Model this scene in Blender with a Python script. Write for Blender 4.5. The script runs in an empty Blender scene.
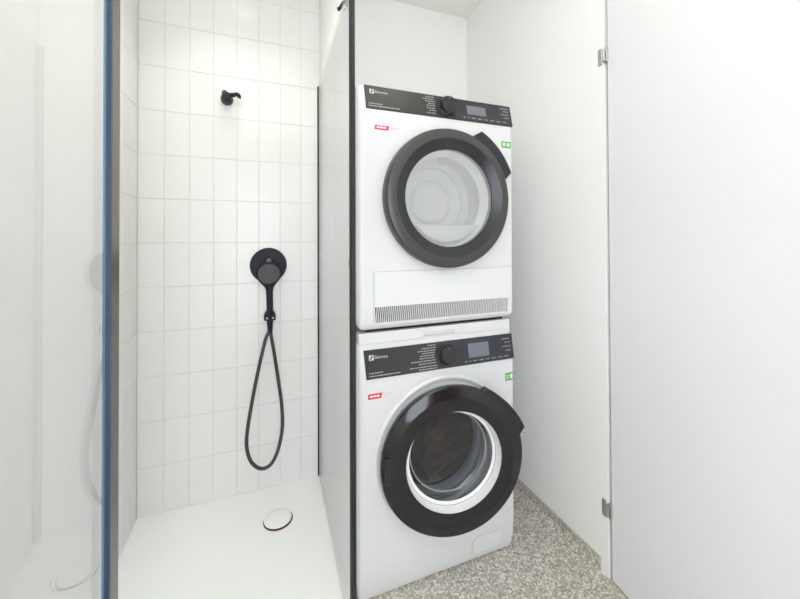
import bpy, bmesh, math, random
from mathutils import Vector, Matrix
random.seed(7)
PI = math.pi
S = bpy.context.scene
COL = S.collection

# ------------------------------------------------------------------ camera numbers
CAM_H = 1.2004
F_PX, CY = 359.8, 235.1
YAW, PITCH, ROLL = math.radians(21.26), math.radians(0.55), math.radians(-0.21)

YB = 1.861      # back wall
XL = -0.500     # left wall
TX0 = -0.490    # first full tile joint of the back wall
YM = 1.145      # fronts of the machines
ZC = 2.52       # ceiling
YR = -1.60      # rear wall behind the camera

# ------------------------------------------------------------------ materials
def new_mat(name):
    m = bpy.data.materials.new(name); m.use_nodes = True
    nt = m.node_tree
    b = nt.nodes['Principled BSDF']
    return m, nt, b

def mat(name, col, rough=0.5, metal=0.0, spec=None, coat=0.0, coat_rough=0.05, bump=0.0, bscale=200.0, var=0.0):
    m, nt, b = new_mat(name)
    b.inputs['Base Color'].default_value = (*col, 1)
    b.inputs['Roughness'].default_value = rough
    b.inputs['Metallic'].default_value = metal
    if spec is not None: b.inputs['Specular IOR Level'].default_value = spec
    b.inputs['Coat Weight'].default_value = coat
    b.inputs['Coat Roughness'].default_value = coat_rough
    if bump or var:
        tc = nt.nodes.new('ShaderNodeTexCoord')
        n = nt.nodes.new('ShaderNodeTexNoise'); n.inputs['Scale'].default_value = bscale
        n.inputs['Detail'].default_value = 3
        nt.links.new(tc.outputs['Object'], n.inputs['Vector'])
        if bump:
            bp = nt.nodes.new('ShaderNodeBump'); bp.inputs['Strength'].default_value = bump
            bp.inputs['Distance'].default_value = 0.002
            nt.links.new(n.outputs['Fac'], bp.inputs['Height']); nt.links.new(bp.outputs['Normal'], b.inputs['Normal'])
        if var:
            mx = nt.nodes.new('ShaderNodeMix'); mx.data_type = 'RGBA'
            mx.inputs[6].default_value = (*[c * (1 - var) for c in col], 1)
            mx.inputs[7].default_value = (*[min(1, c * (1 + var)) for c in col], 1)
            nt.links.new(n.outputs['Fac'], mx.inputs[0]); nt.links.new(mx.outputs[2], b.inputs['Base Color'])
    return m

def glass_mat(name, tint=(0.95, 0.985, 0.975), f0=0.05, rough=0.0, haze=0.0, haze_col=(.8, .8, .8)):
    """clear pane: transparent body plus a Schlick mirror coat that grows towards grazing view"""
    m = bpy.data.materials.new(name); m.use_nodes = True
    nt = m.node_tree; nt.nodes.clear()
    out = nt.nodes.new('ShaderNodeOutputMaterial')
    tr = nt.nodes.new('ShaderNodeBsdfTransparent'); tr.inputs['Color'].default_value = (*tint, 1)
    gl = nt.nodes.new('ShaderNodeBsdfGlossy'); gl.inputs['Roughness'].default_value = rough
    lw = nt.nodes.new('ShaderNodeLayerWeight'); lw.inputs['Blend'].default_value = 0.5
    pw = nt.nodes.new('ShaderNodeMath'); pw.operation = 'POWER'; pw.inputs[1].default_value = 5
    ml = nt.nodes.new('ShaderNodeMath'); ml.operation = 'MULTIPLY_ADD'
    ml.inputs[1].default_value = 1 - f0; ml.inputs[2].default_value = f0
    mx = nt.nodes.new('ShaderNodeMixShader')
    nt.links.new(lw.outputs['Facing'], pw.inputs[0]); nt.links.new(pw.outputs[0], ml.inputs[0])
    nt.links.new(ml.outputs[0], mx.inputs[0])
    body = tr
    if haze:  # haze: painted veil of diffuse colour over what lies behind
        df = nt.nodes.new('ShaderNodeBsdfDiffuse'); df.inputs['Color'].default_value = (*haze_col, 1)
        hm = nt.nodes.new('ShaderNodeMixShader'); hm.inputs[0].default_value = haze
        nt.links.new(tr.outputs[0], hm.inputs[1]); nt.links.new(df.outputs[0], hm.inputs[2]); body = hm
    nt.links.new(body.outputs[0], mx.inputs[1]); nt.links.new(gl.outputs[0], mx.inputs[2])
    nt.links.new(mx.outputs[0], out.inputs['Surface'])
    return m

def terrazzo_mat():
    m, nt, b = new_mat('terrazzo_vinyl')
    tc = nt.nodes.new('ShaderNodeTexCoord')
    def vor(scale, rnd=1.0):
        v = nt.nodes.new('ShaderNodeTexVoronoi'); v.inputs['Scale'].default_value = scale
        v.inputs['Randomness'].default_value = rnd
        nt.links.new(tc.outputs['Object'], v.inputs['Vector']); return v
    def ramp(src, pts):
        r = nt.nodes.new('ShaderNodeValToRGB')
        r.color_ramp.elements[0].position, r.color_ramp.elements[0].color = pts[0][0], (*pts[0][1], 1)
        r.color_ramp.elements[1].position, r.color_ramp.elements[1].color = pts[-1][0], (*pts[-1][1], 1)
        for p, c in pts[1:-1]:
            e = r.color_ramp.elements.new(p); e.color = (*c, 1)
        nt.links.new(src, r.inputs['Fac']); return r
    v1 = vor(135)
    sep = nt.nodes.new('ShaderNodeSeparateColor'); nt.links.new(v1.outputs['Color'], sep.inputs[0])
    chips = ramp(sep.outputs[0], [(0.0, (.30, .27, .225)), (0.22, (.44, .41, .36)), (0.40, (.56, .53, .475)), (0.54, (.74, .71, .66)), (1.0, (.88, .86, .82))])
    chips.color_ramp.interpolation = 'CONSTANT'
    d1 = ramp(v1.outputs['Distance'], [(0.0, (1, 1, 1)), (0.50, (1, 1, 1)), (0.62, (0, 0, 0))])
    mx = nt.nodes.new('ShaderNodeMix'); mx.data_type = 'RGBA'
    mx.inputs[6].default_value = (.46, .425, .37, 1)
    nt.links.new(d1.outputs['Color'], mx.inputs[0]); nt.links.new(chips.outputs['Color'], mx.inputs[7])
    nt.links.new(mx.outputs[2], b.inputs['Base Color'])
    b.inputs['Roughness'].default_value = 0.45
    return m

M = {}
M['paint'] = mat('white_wall_paint', (.92, .92, .905), 0.65, bump=.05, bscale=350)
M['ceil'] = mat('ceiling_paint', (.91, .895, .85), 0.8)
M['tile'] = mat('glazed_white_tile', (.785, .785, .762), 0.16, spec=.28, coat=0, coat_rough=.08, var=.012, bscale=9)
M['grout'] = mat('pale_grout', (.66, .66, .645), 0.85)
M['tray'] = mat('white_shower_tray', (.94, .94, .93), 0.22, bump=.02, bscale=300)
M['floor'] = terrazzo_mat()
M['coveedge'] = mat('baseboard_top_edge', (.52, .46, .37), 0.6)
M['laminate'] = mat('white_door_laminate', (.83, .835, .845), 0.42)
M['panelwhite'] = mat('white_partition_laminate', (.93, .93, .915), 0.5)
M['black'] = mat('matt_black_metal', (.013, .015, .023), 0.45, spec=.25)
M['blackprofile'] = mat('black_anodised_profile', (.022, .022, .032), 0.38, spec=.3)
M['bronze'] = mat('bronze_anodised_profile', (.135, .108, .09), 0.25, metal=.6)
M['blueseal'] = mat('dark_blue_seal', (.016, .052, .108), 0.3)
M['bluereflect'] = mat('painted_blue_reflection', (.13, .27, .40), 0.5)  # pale blue painted for the mirrored seal colour
M['seal'] = mat('dark_grey_rubber_seal', (.014, .013, .014), 0.6, spec=.15)
M['chrome'] = mat('brushed_nickel', (.50, .51, .49), 0.32, metal=.85)
M['enamel'] = mat('white_appliance_enamel', (.735, .74, .745), 0.26, spec=.5)
M['plastic'] = mat('white_appliance_plastic', (.745, .75, .755), 0.35)
M['fascia'] = mat('dark_grey_fascia', (.034, .033, .031), 0.30)
M['fasciadark'] = mat('anthracite_fascia_gloss', (.030, .030, .037), 0.22)
M['knob'] = mat('black_knob', (.016, .016, .017), 0.30)
M['handlegrey'] = mat('pale_grey_pull_handle', (.66, .67, .68), 0.4)
M['screen'] = mat('grey_display', (.17, .175, .21), 0.15)
M['print'] = mat('pale_grey_print', (.62, .62, .60), 0.6)
M['printmid'] = mat('mid_grey_print', (.42, .42, .41), 0.6)
M['printdim'] = mat('dim_grey_print', (.30, .30, .31), 0.6)
M['seamlight'] = mat('pale_panel_gap', (.70, .70, .71), 0.8)
M['seam'] = mat('grey_panel_gap', (.50, .50, .51), 0.8)
M['slot'] = mat('dark_vent_slot', (.022, .020, .022), 0.8)
M['gapblack'] = mat('black_gap', (.012, .012, .014), 0.8)
M['ringgrey'] = mat('dark_grey_door_ring', (.050, .049, .046), 0.33)
M['ringinner'] = mat('anthracite_door_ring', (.018, .018, .021), 0.28)
M['ringgloss'] = mat('glossy_black_door_ring', (.016, .0145, .016), 0.09, spec=.45)
M['red'] = mat('red_sticker', (.72, .035, .06), 0.45)
M['pink'] = mat('pale_pink_print', (.86, .55, .55), 0.5)
M['green'] = mat('green_sticker', (.12, .40, .09), 0.45)
M['greenlight'] = mat('pale_green_print', (.62, .82, .58), 0.45)
M['whiteprint'] = mat('white_print', (.9, .9, .9), 0.5)
M['gasket'] = mat('grey_rubber_gasket', (.27, .285, .31), 0.4)
M['drum'] = mat('drum_painted_reflections', (.20, .135, .085), 0.24, metal=.85, bump=1.0, bscale=24, var=.75)  # brown patches painted in place of reflections on dark steel
M['porthole'] = mat('white_porthole_frame', (.86, .86, .86), 0.25)
M['ledge'] = mat('pale_grey_filter_housing', (.60, .61, .61), 0.5)
M['bowlgrey'] = mat('pale_grey_drum_lining', (.70, .71, .71), 0.35)
M['bowlrib'] = mat('white_drum_lining', (.84, .85, .85), 0.35)
M['glass'] = glass_mat('clear_shower_glass', (.994, .998, .997), .04)
M['doorglass'] = glass_mat('hazed_door_glass', (.95, .96, .96), .05, haze=.30, haze_col=(.66, .665, .665))  # pale haze painted in to lift the drum behind
M['bowlglass'] = glass_mat('thick_bowl_glass', (.60, .62, .66), .05, haze=.06, haze_col=(.38, .42, .47))
M['oak'] = mat('brown_wood', (.23, .11, .055), 0.4, var=.25, bscale=12)
M['winframe'] = mat('white_window_frame', (.8, .8, .8), 0.4)
M['hosemetal'] = mat('black_shower_hose', (.032, .032, .036), 0.38)
M['spray'] = mat('dark_spray_face', (.085, .078, .074), 0.42)
m, nt, b = new_mat('lamp_glow'); b.inputs['Base Color'].default_value = (1, 1, 1, 1)
b.inputs['Emission Color'].default_value = (1, .95, .86, 1); b.inputs['Emission Strength'].default_value = 14
M['lamp'] = m

# ------------------------------------------------------------------ mesh helpers
def obj(name, bm, m, parent=None, smooth=False, angle=40, bevel=0.0, segs=2, recalc=True):
    if recalc: bmesh.ops.recalc_face_normals(bm, faces=bm.faces)
    me = bpy.data.meshes.new(name); bm.to_mesh(me); bm.free()
    me.materials.append(M[m] if isinstance(m, str) else m)
    o = bpy.data.objects.new(name, me); COL.objects.link(o)
    if parent is not None: o.parent = parent
    if bevel:
        md = o.modifiers.new('bevel', 'BEVEL'); md.width = bevel; md.segments = segs
        md.limit_method = 'ANGLE'; md.angle_limit = math.radians(35); md.harden_normals = False
    if smooth:
        for p in me.polygons: p.use_smooth = True
        try:
            me.set_sharp_from_angle(angle=math.radians(angle))
        except Exception:
            pass
    return o

def empty(name, loc=(0, 0, 0), rotz=0):
    o = bpy.data.objects.new(name, None); COL.objects.link(o)
    o.location = loc; o.rotation_euler = (0, 0, rotz); o.empty_display_size = .05
    return o

def tag(o, label=None, cat=None, group=None, kind=None):
    if label: o['label'] = label
    if cat: o['category'] = cat
    if group: o['group'] = group
    if kind: o['kind'] = kind
    return o

def box(bm, x0, x1, y0, y1, z0, z1):
    vs = [bm.verts.new((x, y, z)) for x in (x0, x1) for y in (y0, y1) for z in (z0, z1)]
    for f in ((0, 1, 3, 2), (4, 6, 7, 5), (0, 4, 5, 1), (2, 3, 7, 6), (0, 2, 6, 4), (1, 5, 7, 3)):
        bm.faces.new([vs[i] for i in f])

def boxes(*bs):
    bm = bmesh.new()
    for b_ in bs: box(bm, *b_)
    return bm

def lathe(bm, prof, c, axis=(0, -1, 0), up=(0, 0, 1), n=72, close_start=False, close_end=False, sx=1.0):
    """prof: (radius, height along axis) pairs turned about the axis through c"""
    c = Vector(c); a = Vector(axis).normalized(); u = Vector(up); u = (u - a * u.dot(a)).normalized(); w = u.cross(a)
    rings = []
    for r, h in prof:
        if r < 1e-6:
            rings.append([bm.verts.new(c + a * h)])
        else:
            rings.append([bm.verts.new(c + a * h + (w * math.cos(2 * PI * i / n) * sx + u * math.sin(2 * PI * i / n)) * r) for i in range(n)])
    for A, B in zip(rings, rings[1:]):
        if len(A) == 1 and len(B) == 1: continue
        for i in range(n):
            j = (i + 1) % n
            if len(A) == 1: bm.faces.new((A[0], B[i], B[j]))
            elif len(B) == 1: bm.faces.new((A[i], A[j], B[0]))
            else: bm.faces.new((A[i], A[j], B[j], B[i]))
    if close_start and len(rings[0]) > 1: bm.faces.new(rings[0])
    if close_end and len(rings[-1]) > 1: bm.faces.new(rings[-1])
    return rings

def tube(bm, pts, r, n=14, cap=True, flat=1.0):
    pts = [Vector(p) for p in pts]; rings = []
    prev = None
    for i, p in enumerate(pts):
        t = (pts[min(i + 1, len(pts) - 1)] - pts[max(i - 1, 0)]).normalized()
        if prev is None:
            ref = Vector((0, 1, 0)) if abs(t.y) < .9 else Vector((1, 0, 0))
            u = (ref - t * ref.dot(t)).normalized()
        else:
            u = (prev - t * prev.dot(t)).normalized()
        prev = u; w = t.cross(u)
        rr = r[i] if isinstance(r, (list, tuple)) else r
        rings.append([bm.verts.new(p + (u * flat * math.cos(2 * PI * k / n) + w * math.sin(2 * PI * k / n)) * rr) for k in range(n)])
    for A, B in zip(rings, rings[1:]):
        for k in range(n):
            bm.faces.new((A[k], A[(k + 1) % n], B[(k + 1) % n], B[k]))
    if cap:
        bm.faces.new(rings[0]); bm.faces.new(rings[-1])

def spline(pts, n=12):
    P = [Vector(p) for p in pts]; P = [P[0] * 2 - P[1]] + P + [P[-1] * 2 - P[-2]]
    out = []
    for i in range(1, len(P) - 2):
        for k in range(n):
            t = k / n; a, b_, c, d = P[i - 1], P[i], P[i + 1], P[i + 2]
            out.append(.5 * ((2 * b_) + (c - a) * t + (2 * a - 5 * b_ + 4 * c - d) * t * t + (3 * b_ - a - 3 * c + d) * t ** 3))
    out.append(P[-2]); return out

def prism(bm, outline, f, h0, h1, chamfer=0.0):
    """outline: 2-D loop; f(u, v, h) gives the point; closed solid between heights h0 and h1"""
    n = len(outline)
    cu = sum(p[0] for p in outline) / n; cv = sum(p[1] for p in outline) / n
    def inset(d):
        res = []
        for i in range(n):
            a, b_, c = outline[i - 1], outline[i], outline[(i + 1) % n]
            e1 = Vector((b_[0] - a[0], b_[1] - a[1])); e2 = Vector((c[0] - b_[0], c[1] - b_[1]))
            if e1.length < 1e-9: e1 = e2
            if e2.length < 1e-9: e2 = e1
            n1 = Vector((-e1.y, e1.x)).normalized(); n2 = Vector((-e2.y, e2.x)).normalized()
            nn = (n1 + n2); nn = nn / max(nn.length_squared, .4) * 2
            res.append((b_[0] + nn.x * d * sgn, b_[1] + nn.y * d * sgn))
        return res
    area = sum(outline[i - 1][0] * outline[i][1] - outline[i][0] * outline[i - 1][1] for i in range(n))
    sgn = 1 if area > 0 else -1
    loops = [[bm.verts.new(f(u, v, h0)) for u, v in outline]]
    if chamfer:
        loops.append([bm.verts.new(f(u, v, h1 - chamfer)) for u, v in outline])
        loops.append([bm.verts.new(f(u, v, h1)) for u, v in inset(chamfer)])
    else:
        loops.append([bm.verts.new(f(u, v, h1)) for u, v in outline])
    for A, B in zip(loops, loops[1:]):
        for i in range(n):
            j = (i + 1) % n
            bm.faces.new((A[i], A[j], B[j], B[i]))
    bm.faces.new(loops[0]); bm.faces.new(loops[-1])

def rrect(x0, x1, z0, z1, r, n=6):
    pts = []
    for cx, cz, a0 in ((x1 - r, z0 + r, -90), (x1 - r, z1 - r, 0), (x0 + r, z1 - r, 90), (x0 + r, z0 + r, 180)):
        for k in range(n + 1):
            a = math.radians(a0 + 90 * k / n); pts.append((cx + r * math.cos(a), cz + r * math.sin(a)))
    return pts

# ------------------------------------------------------------------ room shell
def structure(name, bm, m, **k):
    return tag(obj(name, bm, m, **k), kind='structure')

bm = boxes((-0.62, 1.40, YR - .1, YB + .1, -0.10, 0.0)); structure('floor', bm, 'floor')
bm = boxes((-0.62, 1.40, YR - .1, YB + .1, ZC, ZC + .08)); structure('ceiling', bm, 'ceil')
TILE_R = 0.2855
bm = boxes((-0.62, 1.32, YB, YB + .1, 0, ZC)); structure('wall_back', bm, 'paint')
bm = boxes((XL - .1, XL, YR, YB, 0, ZC)); structure('wall_left', bm, 'paint')
# right wall: a very slight skew, as the photograph shows it
def skew_wall(bm, p, q, th, z0, z1):
    p = Vector(p); q = Vector(q); d = (q - p).normalized(); nrm = Vector((d.y, -d.x)) * th
    loop = [p, q, q + nrm, p + nrm]
    lo = [bm.verts.new((v.x, v.y, z0)) for v in loop]; hi = [bm.verts.new((v.x, v.y, z1)) for v in loop]
    for i in range(4):
        j = (i + 1) % 4; bm.faces.new((lo[i], lo[j], hi[j], hi[i]))
    bm.faces.new(lo); bm.faces.new(hi)
RW0, RW1 = (1.1435, 0.926), (1.1600, YB)
bm = bmesh.new(); skew_wall(bm, RW0, RW1, .10, 0, ZC); structure('wall_right', bm, 'paint')
bm = boxes((1.235, 1.32, YR, 0.926, 0, ZC)); structure('wall_right_entry', bm, 'paint')
# rear wall behind the camera, with an added window and a wooden door
bm = boxes((XL, -.38, YR - .1, YR, 0, ZC), (.34, 1.235, YR - .1, YR, 0, ZC), (-.38, .34, YR - .1, YR, 2.25, ZC))
structure('wall_rear', bm, 'paint')
w = empty('added_window_1', (-.02, YR - .04, 0)); tag(w, kind='structure')  # unseen full-height window, added to let light in low
bm = boxes((-.36, -.31, -.03, .03, 0, 2.25), (.31, .36, -.03, .03, 0, 2.25), (-.31, .31, -.03, .03, 0, .06), (-.31, .31, -.03, .03, 2.20, 2.25))
obj('window_frame', bm, 'winframe', w)
obj('window_pane', boxes((-.31, .31, -.004, .004, .06, 2.20)), 'glass', w)
w = empty('door_2', (.80, YR + .003, 0)); tag(w, kind='structure')
obj('door_leaf', boxes((-.36, .36, 0, .035, .005, 2.05)), 'oak', w, bevel=.003)
bm = bmesh.new(); lathe(bm, [(0, 0), (.024, 0), (.024, .01), (.010, .012), (.010, .05), (0, .05)], (-.30, .035, 1.05), (0, 1, 0), n=24)
tube(bm, [(-.30, .08, 1.05), (-.18, .08, 1.05)], .009); obj('door_handle', bm, 'chrome', w, smooth=True)

# tiles: every tile a bevelled slab with a hair of tilt, set in grout (pattern of one wall)
PITCH_X, PITCH_Z, J = 0.097, 0.194, 0.0018
Z_ROW = 2.155
def tile_slab(bm, f, u0, u1, v0, v1):
    t = [random.uniform(-.0007, .0007) for _ in range(3)]; cu, cv = (u0 + u1) / 2, (v0 + v1) / 2
    c = .0012
    def P(u, v, h): return f(u, v, h + t[0] * .4 + t[1] * (u - cu) * 6 + t[2] * (v - cv) * 4)
    prism(bm, [(u0, v0), (u1, v0), (u1, v1), (u0, v1)], P, 0.0, .0068, c)
rows = []
k = 0
z = Z_ROW + 2 * PITCH_Z
while z > 0.03:
    zn = z - PITCH_Z
    rows.append((.0052 if zn < .03 else zn, min(z, ZC - .001))); z = zn
bm = bmesh.new()
for zl, zh in rows:
    for i in range(8):
        tile_slab(bm, lambda u, v, h: Vector((u, YB - .0015 - h, v)), (XL + .0090 if i == 0 else TX0 + i * PITCH_X + J / 2), TX0 + (i + 1) * PITCH_X - J / 2 - (.0005 if i == 7 else 0), zl + J / 2, zh - J / 2)
structure('trim_1', bm, 'tile')
bpy.data.objects['trim_1'].name = 'wall_back_tiling'
bm = boxes((XL, TILE_R, YB - .0064, YB - .0002, .0050, ZC - .0005)); structure('wall_back_grout', bm, 'grout')
bm = bmesh.new()
for zl, zh in rows:
    for i in range(3):
        y1 = YB - .0095 if i == 0 else YB - i * PITCH_X - J / 2
        tile_slab(bm, lambda u, v, h: Vector((XL + .0015 + h, u, v)), YB - (i + 1) * PITCH_X + J / 2, y1, zl + J / 2, zh - J / 2)
structure('wall_left_tiling', bm, 'tile')
bm = boxes((XL + .0002, XL + .0064, YB - 3 * PITCH_X, YB - .007, .0065, ZC - .0005)); structure('wall_left_grout', bm, 'grout')

# thin white partition between shower and laundry niche
PX0, PX1 = 0.2860, 0.2985
bm = boxes((PX0, PX1, 1.185, YB - .0005, 0, ZC - .001)); structure('wall_partition', bm, 'panelwhite', bevel=.002)

# coved terrazzo baseboard on the right wall and behind the machines
def rw(y, off=0.0):
    t = (y - RW0[1]) / (RW1[1] - RW0[1]); return RW0[0] + (RW1[0] - RW0[0]) * t - off
bm = bmesh.new()
prof = [(0.0, .0505), (.0050, .0505), (.0056, .020), (.0085, .009), (.016, .002), (.026, .0006), (0.0, .0006)]
ya, yb_ = .956, YB - .0006
A = [bm.verts.new((rw(ya, d) - .0003, ya, z)) for d, z in prof]; B = [bm.verts.new((rw(yb_, d) - .0003, yb_, z)) for d, z in prof]
for i in range(len(prof)):
    j = (i + 1) % len(prof); bm.faces.new((A[i], A[j], B[j], B[i]))
bm.faces.new(A); bm.faces.new(B)
structure('baseboard_right', bm, 'floor')
bm = bmesh.new(); skew_wall(bm, (rw(ya, .0057), ya), (rw(yb_, .0057), yb_), .0054, .0506, .0530); structure('trim_1', bm, 'coveedge')
bm = boxes((PX1 + .001, 1.150, YB - .0065, YB - .0006, .0006, .0505)); structure('baseboard_back', bm, 'floor')

# ------------------------------------------------------------------ white hinged door on the right
dang = math.atan2(.11, 1)
d = empty('door_1', (1.1475, .9155, 0), -dang); tag(d, kind='structure')
LEAF = .70
obj('door_leaf', boxes((0, .034, -LEAF, 0, .004, 2.16)), 'laminate', d, bevel=.0015)
obj('edge_band', boxes((-.0006, .034, -LEAF, 0, .0005, .0038)), 'coveedge', d)
def hinge(z):
    bm = bmesh.new()
    prism(bm, rrect(.016, .034, z - .030, z + .030, .003), lambda u, v, h: Vector((-.0055 - h + .11 * u * .2, u, v)), 0, .004, .001)
    prism(bm, rrect(-.004, .012, z - .026, z + .026, .003), lambda u, v, h: Vector((-.001 - h, u, v)), 0, .006, .001)
    o = obj('hinge', bm, 'chrome', d)
    bm = bmesh.new(); tube(bm, [(-.009, .006, z - .022), (-.009, .006, z + .022)], .0045, 12)
    obj('hinge_pin', bm, 'chrome', o, smooth=True)
    bm = bmesh.new(); box(bm, -.0078, -.007, .001, .004, z - .016, z + .016); obj('hinge_slot', bm, 'slot', o)
hinge(1.850); hinge(.240)

# ------------------------------------------------------------------ shower tray and drain
TR = .0065
bm = boxes((XL + .001, PX0 - .001, .825, YB - .001, 0, TR))
t = tag(obj('shower_tray', bm, 'tray', bevel=.003), 'flat white shower tray on the floor between tiled wall and glass screens', 'shower tray')
dr = empty('shower_drain', (.072, 1.626, TR)); tag(dr, 'round white drain cover with rim gap shade painted dark in the shower tray', 'drain')
bm = bmesh.new(); lathe(bm, [(0, .0002), (.0600, .0002), (.0600, .0011), (0, .0011)], (0, 0, 0), (0, 0, 1), (0, 1, 0), n=64)
obj('rim_gap_shade', bm, mat('drain_gap_shade', (.10, .035, .03), .5), dr, smooth=True)  # flat dark disc painted for the shadow in the gap
bm = bmesh.new(); lathe(bm, [(0, .0012), (.050, .0012), (.0560, .0040), (.0560, .0062), (.0535, .0080), (.030, .0092), (0, .0096)], (-.0010, .0022, 0), (0, 0, 1), (0, 1, 0), n=64)
obj('drain_cover', bm, 'tray', dr, smooth=True)

# ------------------------------------------------------------------ glass shower doors
def shower_door(name, loc, rz, length, prof_at, height, label, inner):
    """local: x across the pane (inner face towards x = 0 side given by inner), y along the pane from the far end 0 to -length"""
    r = empty(name, loc, rz); tag(r, label, 'shower door')
    obj('glass_pane', boxes((-.004, .004, -length, prof_at or 0, .014, height)), 'glass', r, bevel=.0008)
    return r

# right door: folded back against the partition, front profile towards the camera
pa, pb = Vector((.2540, 1.058)), Vector((.2790, 1.8505))
ang = math.atan2(-(pb - pa).x, (pb - pa).y)
L = (pb - pa).length
g = shower_door('shower_door', (pb.x, pb.y, 0), ang, L, None, 1.977, 'clear glass shower door lying against the white partition beside the machines', -1)
o = obj('frame_profile', boxes((-.0050, .0058, -L - .036, -L - .0005, .0068, 2.36)), 'blackprofile', g, bevel=.001)
obj('seal', boxes((-.0053, -.0037, -L - .0352, -L - .0008, .012, 2.355)), 'seal', o)
obj('edge_seal', boxes((-.0075, .0055, -.0005, .008, .0068, 1.977)), 'seal', g, bevel=.0015)
obj('bottom_seal', boxes((-.003, .003, -L, -.001, .0068, .0135)), 'glass', g)

# left door: folded out towards the viewer
XG = -.267
g = shower_door('shower_door', (XG - .004, .832, 0), 0, .60, -.004, 2.0, 'clear glass shower door with bronze black edge profile at the left', 1)
o = obj('frame_profile', boxes((-.0035, .0096, -.0005, .0410, .0068, 2.36)), 'bronze', g, bevel=.001)
obj('seal', boxes((.0012, .0095, -.0037, -.0006, .0068, 2.36)), 'blueseal', o)
obj('seal_reflection', boxes((-.0035, .0010, -.0037, -.0006, .0068, 2.36)), 'bluereflect', o)  # strip painted as the blue seal's reflection in the pane
obj('bottom_seal', boxes((-.003, .003, -.60, -.004, .0005, .0135)), 'glass', g)

# ------------------------------------------------------------------ dark wall hook high on the partition
hk = empty('wall_hook', (PX0, 1.235, 2.03)); tag(hk, 'small dark metal hook high on the white partition above the glass', 'hook')
bm = bmesh.new(); lathe(bm, [(0, 0), (.014, 0), (.014, .004), (.011, .006), (0, .006)], (0, 0, 0), (-1, 0, 0), n=28); obj('hook_plate', bm, 'black', hk, smooth=True)
bm = bmesh.new(); tube(bm, spline([(-.004, 0, 0), (-.014, 0, -.004), (-.022, -.002, -.018), (-.028, -.003, -.030), (-.034, -.003, -.034)], 6), [.006] * 24 + [.0075], 12); obj('hook_arm', bm, 'black', hk, smooth=True)

# ------------------------------------------------------------------ shower fittings on the tiled wall
YT = YB - .0084
# upper bracket
br = empty('shower_bracket', (-.1435, YT, 1.851)); tag(br, 'small dark hand shower bracket mounted alone high on the tiled wall', 'bracket')
bm = bmesh.new(); lathe(bm, [(0, 0), (.027, 0), (.027, .010), (.024, .014), (.0, .014)], (0, 0, 0), n=40); obj('rosette', bm, 'spray', br, smooth=True)
bm = bmesh.new(); lathe(bm, [(0, .012), (.0195, .012), (.0195, .062), (.017, .066), (0, .066)], (.002, 0, -.004), n=36); obj('knob', bm, 'black', br, smooth=True)
bm = bmesh.new(); tube(bm, [(-.008, -.012, .022), (-.008, -.030, .022)], [.013, .012], 20); obj('screw_cap', bm, 'spray', br, smooth=True)
bm = bmesh.new(); tube(bm, spline([(.012, -.052, .004), (.028, -.056, .006), (.036, -.060, .006)], 5),   .0095, 14)
arc = []
cx_, cz_ = .0440, -.004
for k_ in range(15):
    a_ = math.radians(155 - 170 * k_ / 14); arc.append((cx_ + .0110 * math.cos(a_), -.060, cz_ + .0120 * math.sin(a_) + .002))
tube(bm, arc, .0085, 12); obj('cradle', bm, 'black', br, smooth=True)

# concealed mixer: round plate and lever knob
mx = empty('shower_mixer', (.0385, YT, 1.074)); tag(mx, 'round matt black mixer plate on the tiled wall behind the hand shower', 'shower mixer')
bm = bmesh.new(); lathe(bm, [(0, 0), (.0840, 0), (.0840, .006), (.081, .010), (0, .0105)], (0, 0, 0), n=80); obj('cover_plate', bm, 'black', mx, smooth=True)
bm = bmesh.new(); lathe(bm, [(0, .0105), (.026, .0105), (.026, .038), (.024, .041), (0, .041)], (0.001, 0, .004), n=40); obj('lever_hub', bm, 'black', mx, smooth=True)
bm = bmesh.new(); tube(bm, [(.001, -.030, .014), (.001, -.036, .022), (.001, -.046, .026)], [.013, .013, .011], 16); obj('lever', bm, 'spray', mx, smooth=True)

# wall outlet with holder
HX, HY, HZ = .0430, 1.790, .836
ol = empty('shower_outlet', (HX + .001, YT, HZ)); tag(ol, 'black wall outlet with holder ring gripping the hand shower grip', 'shower outlet')
bm = bmesh.new(); lathe(bm, [(0, 0), (.0245, 0), (.0245, .006), (.022, .009), (.013, .010), (.013, .044), (0, .044)], (0, 0, 0), n=36); obj('rosette', bm, 'black', ol, smooth=True)
bm = bmesh.new()
yc = HY - YT
lathe(bm, [(.0158, -.013), (.0255, -.013), (.0265, -.008), (.0265, .008), (.0255, .013), (.0158, .013), (.0158, -.013)], (-.001, yc, 0), (0, 0, 1), (0, 1, 0), n=36); obj('holder_ring', bm, 'black', ol, smooth=True)
for sx_ in (-1, 1):
    bm = bmesh.new(); lathe(bm, [(0, .022), (.0045, .022), (.0045, .027), (.003, .028), (0, .028)], (-.001 + sx_ * .013, yc, 0), n=16); obj('screw', bm, 'chrome', ol, smooth=True)

# hand shower: grip and tilted round head
hs = empty('hand_shower', (HX, HY, HZ - .03)); tag(hs, 'matt black hand shower with looped hose held upright in the wall outlet', 'hand shower')
rel = lambda x, y, z: Vector((x - HX, y - HY, z - (HZ - .03)))
bm = bmesh.new()
tube(bm, [rel(HX, HY, HZ - .034), rel(HX, HY, HZ - .01), rel(HX, HY - .001, HZ + .05), rel(HX - .001, HY + .000, HZ + .10), rel(HX - .002, HY + .003, HZ + .130), rel(HX - .003, HY + .006, HZ + .150)], [.0135, .0145, .0145, .0150, .0160, .0160], 24)
obj('grip', bm, 'black', hs, smooth=True)
hc = rel(.0385, HY - .008, 1.041); hax = Vector((0, -1, -.20)).normalized()
bm = bmesh.new(); lathe(bm, [(0, -.020), (.030, -.018), (.050, -.008), (.0555, .002), (.0555, .008), (.053, .010), (0, .010)], hc, hax, n=64)
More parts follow.
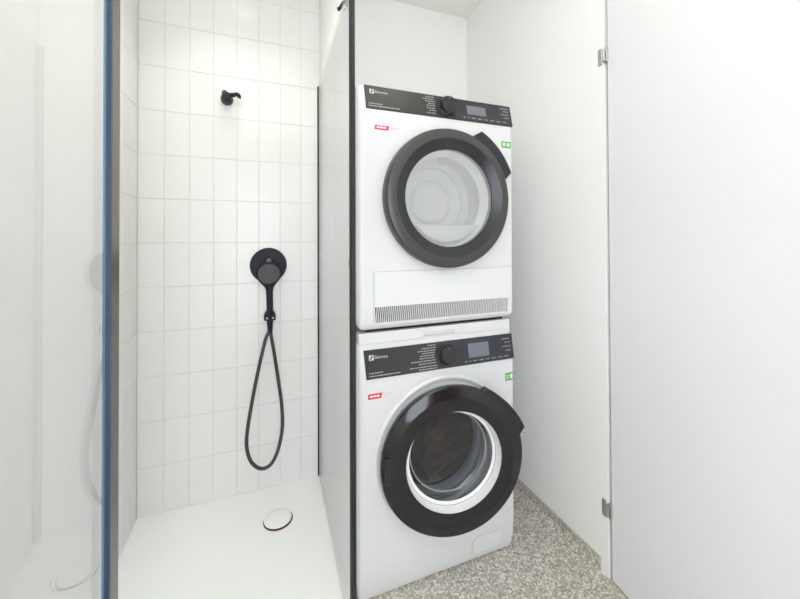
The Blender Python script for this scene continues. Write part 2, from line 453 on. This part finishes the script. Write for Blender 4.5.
# blend from the head into the grip
tube(bm, [hc + Vector((.0003, .012, -.010)), hc + Vector((.0008, .013, -.030)), hc + Vector((.0014, .0135, -.046)), hc + Vector((.0022, .0135, -.058)), hc + Vector((.003, .0125, -.070)), hc + Vector((.0035, .012, -.085))], [.053, .046, .036, .026, .0185, .0155], 36, flat=.36)
obj('head', bm, 'black', hs, smooth=True, angle=50)
bm = bmesh.new()
pr = [(0, .0105)]
for r_ in (.010, .020, .030, .040):
    pr += [(r_ - .0018, .0112), (r_, .0128), (r_ + .0018, .0112)]
pr += [(.0475, .0112), (.0475, .0098)]
lathe(bm, pr, hc, hax, n=64); obj('spray_face', bm, 'spray', hs, smooth=True)

# hose: one long loop hanging from outlet and grip
def hp(x, y, Y):
    """point seen at pixel x, y of the photograph at distance Y (metres in front of the camera)"""
    u = (x - 400) / F_PX; v = (y - CY) / F_PX
    c, s = math.cos(-ROLL), math.sin(-ROLL); u, v = c * u - s * v, s * u + c * v
    c, s = math.cos(PITCH), math.sin(PITCH); yy, zz = c + s * v, s - c * v
    c, s = math.cos(YAW), math.sin(YAW); dx, dy = c * u + s * yy, -s * u + c * yy
    return Vector((dx * Y / dy, Y, CAM_H + zz * Y / dy))
path = [(270.0, 322, 1.790), (269.4, 331, 1.789), (265.5, 340, 1.787), (258.6, 369, 1.780), (252.6, 399, 1.770), (247.6, 429, 1.757), (246.7, 447, 1.750), (251.0, 461.5, 1.744), (260.5, 468.6, 1.741),
        (270.6, 464.5, 1.744), (278, 450, 1.752), (282.3, 428, 1.763), (281.7, 405, 1.772), (278, 378, 1.780), (273.8, 351, 1.787), (270.9, 334, 1.792), (270.6, 325, 1.800)]
bm = bmesh.new(); tube(bm, spline([hp(*p) for p in path], 9), .0078, 16)
ho = obj('hose', bm, 'hosemetal', hs, smooth=True); ho.location = -Vector(hs.location)
bm = bmesh.new(); tube(bm, [hp(270.2, 317.5, 1.790), hp(270.1, 326, 1.791), hp(270.1, 333, 1.791)], [.0138, .0128, .0105], 18); obj('hose_nut', bm, 'black', ho, smooth=True)

# ------------------------------------------------------------------ laundry machines
X0, X1, YBK = 0.3020, 0.9175, 1.735
def cabinet(name, parent, levels, hole, cr=.012, m='enamel'):
    bm = bmesh.new(); n = 5
    sec = [(X0, YBK, 0)]
    for k_ in range(n + 1):
        a_ = PI + PI / 2 * k_ / n
        sec.append((X0 + cr + cr * math.cos(a_), YM + cr + cr * math.sin(a_), 1))
    for k_ in range(n + 1):
        a_ = 1.5 * PI + PI / 2 * k_ / n
        sec.append((X1 - cr + cr * math.cos(a_), YM + cr + cr * math.sin(a_), 1))
    sec.append((X1, YBK, 0))
    cx, cz, R, za, zb = hole
    rings = []
    for z_, dy, dx in levels:
        rings.append([bm.verts.new((x + (dx if x < (X0 + X1) / 2 else -dx) * fl, y + dy * fl, z_)) for x, y, fl in sec])
    flat = n + 1
    N = len(sec)
    for li, (A, B) in enumerate(zip(rings, rings[1:])):
        for i in range(N):
            j = (i + 1) % N
            if i == flat and abs(levels[li][0] - za) < 1e-6: 
                continue
            bm.faces.new((A[i], A[j], B[j], B[i]))
    bm.faces.new(rings[0]); bm.faces.new(rings[-1])
    # plate with a round opening
    xa, xb = X0 + cr, X1 - cr
    angs = sorted(set([2 * PI * k_ / 96 for k_ in range(96)] + [math.atan2(z_ - cz, x_ - cx) % (2 * PI) for x_ in (xa, xb) for z_ in (za, zb)]))
    inn, outr, dep = [], [], []
    for a_ in angs:
        c, s = math.cos(a_), math.sin(a_)
        ts = []
        if c > 1e-9: ts.append((xb - cx) / c)
        if c < -1e-9: ts.append((xa - cx) / c)
        if s > 1e-9: ts.append((zb - cz) / s)
        if s < -1e-9: ts.append((za - cz) / s)
        t_ = min(ts)
        inn.append(bm.verts.new((cx + R * c, YM, cz + R * s))); outr.append(bm.verts.new((cx + t_ * c, YM, cz + t_ * s)))
        dep.append(bm.verts.new((cx + R * c, YM + .03, cz + R * s)))
    for i in range(len(angs)):
        j = (i + 1) % len(angs)
        bm.faces.new((inn[i], inn[j], outr[j], outr[i])); bm.faces.new((inn[i], dep[i], dep[j], inn[j]))
    bm.normal_update()
    mid = Vector(((X0 + X1) / 2, (YM + YBK) / 2, (levels[0][0] + levels[-1][0]) / 2))
    for f in bm.faces:
        if f.normal.dot(f.calc_center_median() - mid) < 0: f.normal_flip()
    return obj(name, bm, m, parent, smooth=True, angle=30, recalc=False)

def text_mesh(s, size):
    cu = bpy.data.curves.new('t', 'FONT'); cu.body = s; cu.size = size; cu.resolution_u = 3
    o = bpy.data.objects.new('t', cu); COL.objects.link(o)
    dg = bpy.context.evaluated_depsgraph_get(); dg.update()
    me = bpy.data.meshes.new_from_object(o.evaluated_get(dg))
    bpy.data.objects.remove(o); bpy.data.curves.remove(cu)
    return me

def lettering(name, s, size, f, u, v, h, m, parent, widen=1.0, bold=0.0):
    me = text_mesh(s, size)
    bm = bmesh.new(); bm.from_mesh(me); bpy.data.meshes.remove(me)
    for p in bm.verts: p.co = f(u + p.co.x * widen, v + p.co.y, h)
    return obj(name, bm, m, parent)

def dashes(bm, f, u0, u1, v, hgt, h, right=False, rnd=random):
    """an unreadably small printed line: words as short strokes"""
    u = u0
    while u < u1:
        w_ = min(rnd.uniform(.004, .012), u1 - u)
        if w_ > .0015:
            prism(bm, [(u, v), (u + w_, v), (u + w_, v + hgt), (u, v + hgt)], f, h - .0004, h)
        u += w_ + .0022

class Fascia:
    def __init__(s, z0, y0, z1, y1):
        s.a = Vector((0, y0, z0)); e = Vector((0, y1 - y0, z1 - z0)); s.L = e.length; s.e = e / s.L
        s.n = Vector((0, -s.e.z, s.e.y))
    def __call__(s, u, v, h): return Vector((u, 0, 0)) + s.a + s.e * v + s.n * h

def control_panel(parent, fz, xs, knob_x, lists, display, dark_from):
    """xs: left-bottom, left-top, right; part 'control_panel' with its sub-parts"""
    L = fz.L
    bm = bmesh.new()
    out = [(xs[0], 0), (xs[2], 0), (xs[2], L), (xs[1], L)]
    prism(bm, out, fz, -.002, .0040, .0012)
    p = obj('control_panel', bm, 'fascia', parent)
    r = L / 2 - .0012; kv = L / 2
    ol_ = [(xs[2] - .0008, .0012), (xs[2] - .0008, L - .0012)]
    for k_ in range(17):
        a_ = PI / 2 + PI * k_ / 16; ol_.append((knob_x + r * math.cos(a_), kv + r * math.sin(a_)))
    bm = bmesh.new(); prism(bm, ol_[::-1], fz, .0035, .0060, .0008); obj('dark_fascia', bm, 'fasciadark', p)
    bm = bmesh.new(); c = fz(knob_x + .003, kv, .006)
    lathe(bm, [(0, 0), (.0365, 0), (.0365, .004), (.0335, .006), (.0325, .021), (.0300, .0235), (.012, .0225), (0, .0225)], c, fz.n, fz.e, n=56)
    kb = obj('program_knob', bm, 'knob', p, smooth=True)
    bm = bmesh.new(); prism(bm, [(knob_x + .002, kv + .019), (knob_x + .004, kv + .019), (knob_x + .004, kv + .028), (knob_x + .002, kv + .028)], fz, .0288, .0297); obj('knob_mark', bm, 'printdim', kb)
    bm = bmesh.new(); prism(bm, rrect(*display, .002, 3), fz, .0055, .0066); obj('display', bm, 'screen', p)
    # logo: square emblem and word
    ls = L / .093
    eu, ev, es = xs[1] + .017, L * .64, .0170 * ls ** .5
    bm = bmesh.new(); prism(bm, [(eu, ev), (eu + es, ev), (eu + es, ev + es), (eu, ev + es)], fz, .0038, .0043); em = obj('emblem', bm, 'print', p)
    bm = bmesh.new()
    q = es / 2
    for (su, sv) in ((0, 0), (1, 1)):
        cu_, cv_ = eu + q, ev + q
        arc_ = [(cu_ + (q * .72) * math.cos(math.radians(180 * (1 - su) + 90 * k_ / 6 + (90 if su == 0 and False else 0))), cv_ + (q * .72) * math.sin(math.radians(180 * (1 - su) + 90 * k_ / 6))) for k_ in range(7)]
        prism(bm, [(cu_, cv_)] + arc_, fz, .0042, .0046)
    for a0 in (0, 180):
        pass
    prism(bm, [(eu + es * .46, ev + es * .1), (eu + es * .54, ev + es * .1), (eu + es * .54, ev + es * .9), (eu + es * .46, ev + es * .9)], fz, .0042, .0046)
    obj('emblem_mark', bm, 'fascia', em)
    lettering('logo_lettering', 'Electrolux', .0140, fz, eu + es + .003, ev + es * .24, .0043, 'print', p, widen=.80)
    bm = bmesh.new(); rn = random.Random(3)
    dashes(bm, fz, xs[0] + .009, xs[0] + .060, L * .185, .0030, .0044, rnd=rn)
    dashes(bm, fz, xs[0] + .008, xs[0] + .122, L * .085, .0030, .0044, rnd=rn)
    obj('model_lettering', bm, 'printmid', p)
    bm = bmesh.new()
    for u0, u1, vv in lists:
        dashes(bm, fz, u0, u1, vv * L, .0027, .0044, rnd=rn)
    obj('program_lettering', bm, 'printmid', p)
    bm = bmesh.new()
    u = display[0] - .018
    for w_ in (.010, .006, .016, .018, .016, .020, .018, .018):
        if u + w_ < xs[2] - .012: dashes(bm, fz, u, u + w_, L * .115, .0036, .0066, rnd=rn)
        u += w_ + .010
    for i, vv in enumerate((.80, .66, .50, .34)):
        dashes(bm, fz, xs[2] - .050 + (i % 2) * .012, xs[2] - .014, vv * L, .0034, .0066, rnd=rn)
    obj('button_lettering', bm, 'printdim', p)
    return p

FRONT = lambda u, v, h: Vector((u, YM - h, v))
def sticker_red(parent, x0, x1, z0, z1, txt):
    bm = bmesh.new(); prism(bm, [(x0, z0), (x1 - .004, z0), (x1, z1), (x0, z1)], FRONT, -.001, .0006); s_ = tag(obj('warranty_sticker', bm, 'red', parent), 'red sticker')
    bm = bmesh.new(); rn = random.Random(5); dashes(bm, FRONT, x0 + .006, x1 - .010, z0 + (z1 - z0) * .36, .0055, .0010, rnd=rn); obj('sticker_lettering', bm, 'whiteprint', s_)
    bm = bmesh.new(); dashes(bm, FRONT, x1 + .003, x1 + .034, z0 + (z1 - z0) * .40, .0060, .0004, rnd=rn); obj('sticker_tail_lettering', bm, 'pink', s_)
def sticker_green(parent, x0, x1, z0, z1, style):
    bm = bmesh.new(); prism(bm, [(x0, z0), (x1, z0), (x1, z1), (x0, z1)], FRONT, -.001, .0006); s_ = tag(obj('energy_sticker', bm, 'green', parent), 'green sticker')
    bm = bmesh.new(); w_ = x1 - x0; h_ = z1 - z0
    if style:
        prism(bm, [(x0 + w_ * .68, z0 + h_ * .22), (x0 + w_ * .92, z0 + h_ * .22), (x0 + w_ * .92, z0 + h_ * .80), (x0 + w_ * .68, z0 + h_ * .80)], FRONT, .0003, .0010)
        obj('sticker_mark', bm, 'whiteprint', s_)
        bm = bmesh.new(); rn = random.Random(8); dashes(bm, FRONT, x0 + w_ * .12, x0 + w_ * .55, z0 + h_ * .55, .004, .0010, rnd=rn); dashes(bm, FRONT, x0 + w_ * .12, x0 + w_ * .5, z0 + h_ * .28, .004, .0010, rnd=rn)
        obj('sticker_lettering', bm, 'greenlight', s_)
    else:
        for a_, b2 in ((.14, .42), (.58, .86)):
            prism(bm, [(x0 + w_ * a_, z0 + h_ * .25), (x0 + w_ * b2, z0 + h_ * .25), (x0 + w_ * b2, z0 + h_ * .78), (x0 + w_ * a_, z0 + h_ * .78)], FRONT, .0003, .0010)
        obj('sticker_lettering', bm, 'greenlight', s_)

# ---- dryer
dy_ = empty('tumble_dryer', ((X0 + X1) / 2, YM, .885)); tag(dy_, 'white tumble dryer with pale drum window stacked above the washing machine', 'tumble dryer')
inv = Matrix.Translation((-(X0 + X1) / 2, -YM, -.885))
def adopt(root):
    """children were built in room coordinates: move them under their thing"""
    off = Vector(root.location)
    for ch in root.children:
        if ch.parent == root:
            ch.location = Vector(ch.location) - off
DC = (.6265, 1.342)
lv = [(.894, .024, .016), (.898, .013, .008), (.906, .006, .003), (.922, .001, 0), (.94, 0, 0), (1.10, 0, 0), (1.585, 0, 0), (1.632, 0, 0), (1.7145, .0185, .001), (1.7160, .0205, .002), (1.7168, .030, .004)]
cabinet('cabinet', dy_, lv, (DC[0], DC[1], .186, 1.10, 1.585))
obj('base', boxes((X0 + .03, X1 - .03, YM + .030, YBK - .02, .8852, .8945)), 'gapblack', dy_)
fz = Fascia(1.633, YM - .0005, 1.7163, YM + .0180)
random.seed(11)
Ld = fz.L
lists = [(.572 - a, .5835, v) for a, v in ((.022, .86), (.034, .76), (.026, .66), (.016, .56), (.022, .46), (.024, .34), (.014, .24), (.024, .12))]
cp = control_panel(dy_, fz, (.3265, .3240, .9150), .6290, lists, (.714, .797, Ld * .30, Ld * .72), 0)
# seam under the fascia, flap with vent grille
o = obj('fascia_seam', boxes((X0 + .012, X1 - .012, YM - .0003, YM + .002, 1.6013, 1.6025)), 'seamlight', dy_)
bm = bmesh.new(); prism(bm, rrect(.352, .9075, .912, 1.0895, .004, 3), FRONT, -.002, .0025, .0012); fl = obj('filter_flap', bm, 'plastic', dy_)
bm = bmesh.new()
for (a0, a1, b0, b1) in ((.3505, .3523, .912, 1.0905), (.3505, .909, 1.0893, 1.0910)): box(bm, a0, a1, YM - .0006, YM + .001, b0, b1)
obj('flap_seam', bm, 'seam', fl)
bm = boxes((.3555, .8880, YM - .0031, YM - .0020, .9215, .9725)); obj('vent_backing', bm, 'slot', fl)
bm = bmesh.new(); ns = 74
for k_ in range(ns):
    u = .3555 + (.8880 - .3555) * (k_ + .5) / ns; hw = .00150
    prism(bm, [(u - hw - .0025, .9210), (u + hw - .0025, .9210), (u + hw + .0025, .9730), (u - hw + .0025, .9730)], FRONT, .0028, .0075, .0006)
obj('vent_grille', bm, 'plastic', fl)
sticker_red(dy_, .357, .408, 1.5655, 1.5800, '')
sticker_green(dy_, .865, .908, 1.549, 1.574, 0)
# door
bm = bmesh.new()
prof = [(.186, -.002), (.2440, -.002), (.2460, .006), (.2460, .026), (.2435, .0345), (.2385, .0390), (.2330, .0405)]
lathe(bm, prof, (DC[0], YM, DC[1]), n=120)
lathe(bm, [(.2330, .0405), (.2120, .0455), (.2080, .0450)], (DC[0], YM, DC[1]), n=120)
dd = obj('door', bm, 'ringgrey', dy_, smooth=True, angle=25)
bm = bmesh.new(); lathe(bm, [(.2085, .0452), (.2060, .0435), (.1735, .0290), (.1715, .0262), (.1715, .010)], (DC[0], YM, DC[1]), n=120); obj('inner_ring', bm, 'ringinner', dd, smooth=True, angle=25)
def polar_handle(pts_in, pts_out):
    return pts_in + pts_out[::-1]
def handle_outline(a0, a1, ri, ro, lead0, lead1, n=20):
    """a grip strip hugging the ring from angle a1 (start, upper) to a0 (tip, lower)"""
    o_ = []
    for k_ in range(n + 1):
        a_ = math.radians(a0 + (a1 - a0) * k_ / n); o_.append((ri * math.cos(a_), ri * math.sin(a_)))
    for k_ in range(n + 1):
        a_ = math.radians((a1 - lead1) + ((a0 + lead0) - (a1 - lead1)) * k_ / n); rr = ro(math.degrees(a_)) if callable(ro) else ro; o_.append((rr * math.cos(a_), rr * math.sin(a_)))
    return o_
ho_ = [(DC[0] + u, DC[1] + v) for u, v in handle_outline(17, 69, .240, .2845, 5, 7)]
bm = bmesh.new(); prism(bm, ho_, FRONT, .006, .0300, .004); obj('door_handle', bm, 'ringinner', dd)
bm = bmesh.new(); lathe(bm, [(0, .0290), (.10, .0285), (.1720, .0262)], (DC[0], YM, DC[1]), n=96); obj('door_glass', bm, 'doorglass', dd, smooth=True)
# pale drum seen through the window
bm = bmesh.new()
lathe(bm, [(.190, .000), (.176, .004), (.171, .000), (.168, -.012), (.160, -.020), (.157, -.030)], (DC[0], YM, DC[1]), n=96)
obj('opening_rim', bm, 'bowlrib', dy_, smooth=True)
bm = bmesh.new(); lathe(bm, [(.157, -.030), (.175, -.034), (.178, -.105), (.168, -.126), (.140, -.134), (.132, -.128), (.124, -.134), (.088, -.138), (.080, -.131), (.072, -.138), (0, -.140)], (DC[0], YM, DC[1]), n=96)
for k_ in range(3):
    a_ = math.radians(75 + 120 * k_); ca, sa = math.cos(a_), math.sin(a_)
    f_ = lambda u, v, h: Vector((DC[0] + ca * (.178 - h) - sa * u, YM + v, DC[1] + sa * (.178 - h) + ca * u))
    prism(bm, [(-.022, .036), (.022, .036), (.022, .150), (-.022, .150)], f_, -.004, .022, .012)
dm = obj('drum', bm, 'bowlgrey', dy_, smooth=True, angle=35)
bm = bmesh.new(); c2 = []
for k_ in range(25):
    a_ = math.radians(216 + 108 * k_ / 24); c2.append((DC[0] + .156 * math.cos(a_), DC[1] + .156 * math.sin(a_)))
prism(bm, c2, lambda u, v, h: Vector((u, YM + .028 - h, v)), 0, .034, .004); obj('filter_ledge', bm, 'ledge', dy_)

# ---- stacking kit
kt = empty('stacking_kit', ((X0 + X1) / 2, YM, .848)); tag(kt, 'slim white stacking frame with pull handle between dryer and washing machine', 'stacking kit')
bm = boxes((X0 + .004, X1 - .007, YM + .0160, YBK - .01, .8484, .8845)); obj('tray_body', bm, 'plastic', kt, bevel=.0012)
kf = lambda u, v, h: Vector((u, YM + .0160 - h, v))
bm = bmesh.new(); prism(bm, rrect(.536, .666, .8530, .8700, .003, 3), kf, -.001, .0012, .0006); hd = obj('pull_handle', bm, 'handlegrey', kt)
obj('handle_shade', boxes((.541, .661, YM + .0142, YM + .0156, .8545, .8580)), 'seam', hd)  # grey bar painted as the shadow under the handle lip

# ---- washing machine
wm = empty('washing_machine', ((X0 + X1) / 2, YM, 0)); tag(wm, 'white washing machine with glossy black porthole door slightly ajar on terrazzo floor', 'washing machine')
WC = (.6130, .446)
lv = [(.0010, .026, .004), (.006, .018, .002), (.020, .013, .001), (.060, .006, 0), (.110, .001, 0), (.13, 0, 0), (.175, 0, 0), (.715, 0, 0), (.735, 0, 0), (.829, .0155, .001), (.838, .0160, .001), (.8462, .0160, .001), (.8480, .0180, .002)]
cabinet('cabinet', wm, lv, (WC[0], WC[1], .196, .175, .715))
fz = Fascia(.7365, YM - .0005, .8285, YM + .0150)
Lw = fz.L
lists = [(u0 + .008, .5835, v) for u0, v in ((.545, .90), (.520, .805), (.505, .715), (.520, .63), (.512, .54), (.510, .45), (.478, .355), (.505, .26), (.472, .15), (.505, .06))]
cp = control_panel(wm, fz, (.3255, .3190, .9150), .6230, lists, (.714, .803, Lw * .26, Lw * .80), 0)
sticker_red(wm, .331, .380, .6700, .6875, '')
sticker_green(wm, .876, .911, .653, .683, 1)
# filter flap outline bottom right: two rounded ends of a seam
bm = bmesh.new()
outl = rrect(.728, .862, .030, .098, .030, 8)
def ring_strip(bm, pts, w_, f, h0, h1):
    n_ = len(pts); cu = sum(p[0] for p in pts) / n_; cv = sum(p[1] for p in pts) / n_
    A = []; Bv = []
    for (u, v) in pts:
        d_ = Vector((u - cu, v - cv)).normalized() * w_
        A.append(bm.verts.new(f(u, v, h1))); Bv.append(bm.verts.new(f(u - d_.x, v - d_.y, h1)))
    for i in range(n_):
        j = (i + 1) % n_; bm.faces.new((A[i], A[j], Bv[j], Bv[i]))
def washer_front(u, v, h):
    zs = [l[0] for l in lv]; 
    for (za, da, _), (zb, db, _) in zip(lv, lv[1:]):
        if za <= v <= zb:
            return Vector((u, YM + da + (db - da) * (v - za) / (zb - za) - h, v))
    return Vector((u, YM - h, v))
cu, cv = .795, .064
fo = [(u, v) for u, v in outl]
bm = bmesh.new()
vs1 = [bm.verts.new(washer_front(u, v, .0003)) for u, v in fo]; vs2 = [bm.verts.new(washer_front(u, v, .0022)) for u, v in [(cu + (u - cu) * .985, cv + (v - cv) * .97) for u, v in fo]]
for i in range(len(fo)):
    j = (i + 1) % len(fo); bm.faces.new((vs1[i], vs1[j], vs2[j], vs2[i]))
bm.faces.new(vs2)
ff = obj('filter_flap', bm, 'plastic', wm)
bm = bmesh.new(); ring_strip(bm, [(cu + (u - cu) * 1.012, cv + (v - cv) * 1.024) for u, v in fo], .0022, washer_front, 0, .0006); obj('flap_seam', bm, 'seam', ff)
# porthole: raised rim, white frame, rubber gasket, steel drum
bm = bmesh.new(); lathe(bm, [(.2660, -.0005), (.2630, .0045), (.2560, .0060), (.2500, .0030), (.2460, .0010), (.2400, .0010), (.2340, .0040), (.2240, .0042), (.2180, .0005), (.196, .0005)], (WC[0], YM, WC[1]), n=120)
obj('porthole_rim', bm, 'plastic', wm, smooth=True, angle=60)
bm = bmesh.new(); lathe(bm, [(.1965, .0015), (.190, .0040), (.183, .0010), (.180, -.012)], (WC[0], YM, WC[1]), n=96); obj('porthole_frame', bm, 'porthole', wm, smooth=True, angle=60)
bm = bmesh.new(); lathe(bm, [(.180, -.010), (.174, -.004), (.168, -.012), (.170, -.030), (.160, -.036), (.158, -.060), (.168, -.075)], (WC[0], YM, WC[1]), n=96); obj('door_gasket', bm, 'gasket', wm, smooth=True, angle=60)
bm = bmesh.new(); lathe(bm, [(.160, -.070), (.215, -.078), (.222, -.100), (.222, -.400), (.20, -.43), (.12, -.42), (.06, -.43), (0, -.43)], (WC[0], YM, WC[1] + .005), n=96)
for k_ in range(3):
    a_ = math.radians(35 + 120 * k_); ca, sa = math.cos(a_), math.sin(a_)
    f_ = lambda u, v, h: Vector((WC[0] + ca * (.222 - h) - sa * u, YM + v, WC[1] + .005 + sa * (.222 - h) + ca * u))
    prism(bm, [(-.03, .11), (.03, .11), (.02, .39), (-.02, .39)], f_, -.004, .045, .012)
obj('drum', bm, 'drum', wm, smooth=True, angle=35)
# door ajar: local frame with the hinge at its left edge
AJ = .162
dex = Vector((math.cos(AJ), -math.sin(AJ), 0)); dn = Vector((-math.sin(AJ), -math.cos(AJ), 0))
dc = Vector((WC[0], 1.070, WC[1]))          # centre of the outer ring edge
D = lambda u, v, h: dc + dex * u + Vector((0, 0, v)) + dn * h
def dlathe(bm, prof, n=120): lathe(bm, prof, dc, dn, (0, 0, 1), n=n)
bm = bmesh.new(); dlathe(bm, [(.165, -.040), (.238, -.040), (.2500, -.030), (.2535, -.014), (.2528, -.0070), (.2495, -.0035), (.2180, .0050), (.2120, .0058), (.1800, .0030), (.1700, .0015), (.1690, -.004)])
wd = obj('door', bm, 'ringgloss', wm, smooth=True, angle=25)
ho_ = handle_outline(13, 67, .246, lambda a: .2635 + .0140 * max(0, (50 - a) / 34) ** 1.3, 5, 4)
bm = bmesh.new(); prism(bm, ho_, D, -.026, -.0030, .0035); obj('door_handle', bm, 'ringgloss', wd)
bm = bmesh.new(); dlathe(bm, [(.1695, .0008), (.1688, -.004), (.1655, -.022), (.1620, -.029), (.1520, -.033)]); obj('inner_frame', bm, 'porthole', wd, smooth=True)
bm = bmesh.new(); dlathe(bm, [(.1625, -.027), (.1540, -.044), (.1470, -.060), (.1400, -.069), (.1240, -.073), (0, -.074)]); bw = obj('glass_bowl', bm, 'bowlglass', wd, smooth=True, angle=60)
bm = bmesh.new(); dlathe(bm, [(.1400, -.0660), (.1425, -.0655), (.1420, -.0680), (.1385, -.0700), (.1400, -.0660)]); obj('bowl_rim', bm, 'chrome', bw, smooth=True)
# hinge on the left
hb = D(-.238, 0, -.05)
obj('door_hinge', boxes((hb.x - .012, hb.x + .010, 1.100, YM - .0005, WC[1] - .045, WC[1] + .045)), 'ringinner', wm, bevel=.003)
for r_ in (dy_, kt, wm): adopt(r_)

# ------------------------------------------------------------------ lamps
def downlight(x, y, label, energy, size, blend, radius, col):
    t_ = empty('ceiling_spot', (x, y, ZC)); tag(t_, label, 'ceiling lamp', 'recessed ceiling spots')
    bm = bmesh.new(); lathe(bm, [(.030, -.0005), (.043, -.0005), (.043, -.004), (.034, -.006), (.030, -.0005)], (0, 0, 0), (0, 0, 1), (0, 1, 0), n=40); obj('bezel', bm, 'winframe', t_, smooth=True)
    bm = bmesh.new(); lathe(bm, [(0, -.001), (.0300, -.001), (.0300, -.003), (0, -.003)], (0, 0, 0), (0, 0, 1), (0, 1, 0), n=32); obj('bulb', bm, 'lamp', t_, smooth=True)
    li = bpy.data.lights.new('spot', 'SPOT'); li.energy = energy; li.spot_size = math.radians(size); li.spot_blend = blend; li.shadow_soft_size = radius; li.color = col
    lo = bpy.data.objects.new('spot_light', li); COL.objects.link(lo); lo.location = (x, y, ZC - .012)
    return lo
WARM = (1.0, .965, .90)
downlight(-.10, 1.44, 'round recessed ceiling spot over the shower tray', 8, 106, .6, .022, WARM)
downlight(.78, .55, 'round recessed ceiling spot added to brighten the laundry niche', 3, 160, .9, .04, WARM)  # unseen spot, added to make the niche brighter
def area(name, loc, rot, sx, sy, energy, col):
    li = bpy.data.lights.new(name, 'AREA'); li.shape = 'RECTANGLE'; li.size = sx; li.size_y = sy; li.energy = energy; li.color = col
    lo = bpy.data.objects.new(name, li); COL.objects.link(lo); lo.location = loc; lo.rotation_euler = rot
# unseen ceiling panel behind the camera, added as fill light
pl = empty('added_ceiling_panel', (.02, -.50, ZC)); tag(pl, 'unseen flat square ceiling light added as fill behind the viewer', 'ceiling lamp')
obj('light_housing', boxes((-.31, .31, -.31, .31, -.030, -.0005)), 'winframe', pl)
area('added_panel_fill', (.02, -.50, ZC - .033), (0, 0, 0), .58, .58, 4.5, (1, .985, .95))
# area lamp added inside the unseen window, standing for daylight
area('added_window_fill', (-.02, YR + .01, 1.05), (PI / 2, 0, 0), .62, 1.9, 19, (.90, .95, 1.0))
# added fill spot without a lamp body, aimed at the ceiling for even brightness
li = bpy.data.lights.new('added_bounce_fill', 'SPOT'); li.energy = 112; li.spot_size = math.radians(84); li.spot_blend = .8; li.shadow_soft_size = .05; li.color = (1, .982, .965)
lo = bpy.data.objects.new('added_bounce_fill', li); COL.objects.link(lo); lo.location = (.06, -.06, 1.62); lo.rotation_euler = (PI - math.radians(24), 0, 0)

W = bpy.data.worlds.new('sky'); S.world = W; W.use_nodes = True
bg = W.node_tree.nodes['Background']; bg.inputs['Color'].default_value = (.75, .87, 1.0, 1); bg.inputs['Strength'].default_value = 2.2

# ------------------------------------------------------------------ camera
cam = bpy.data.cameras.new('camera'); co = bpy.data.objects.new('camera', cam); COL.objects.link(co)
cam.sensor_width = 36; cam.sensor_fit = 'HORIZONTAL'; cam.lens = F_PX * 36 / 800
cam.shift_y = -(299.5 - CY) / 800; cam.clip_start = .02
co.matrix_world = Matrix.Translation((0, 0, CAM_H)) @ Matrix.Rotation(-YAW, 4, 'Z') @ Matrix.Rotation(PI / 2 + PITCH, 4, 'X') @ Matrix.Rotation(ROLL, 4, 'Z')
S.camera = co
vs = S.view_settings
vs.view_transform = 'Standard'; vs.look = 'None'; vs.gamma = 1; vs.use_curve_mapping = False; vs.exposure = 0.15
S.cycles.max_bounces = 10; S.cycles.diffuse_bounces = 6; S.cycles.glossy_bounces = 5; S.cycles.transparent_max_bounces = 24
S.cycles.use_denoising = True
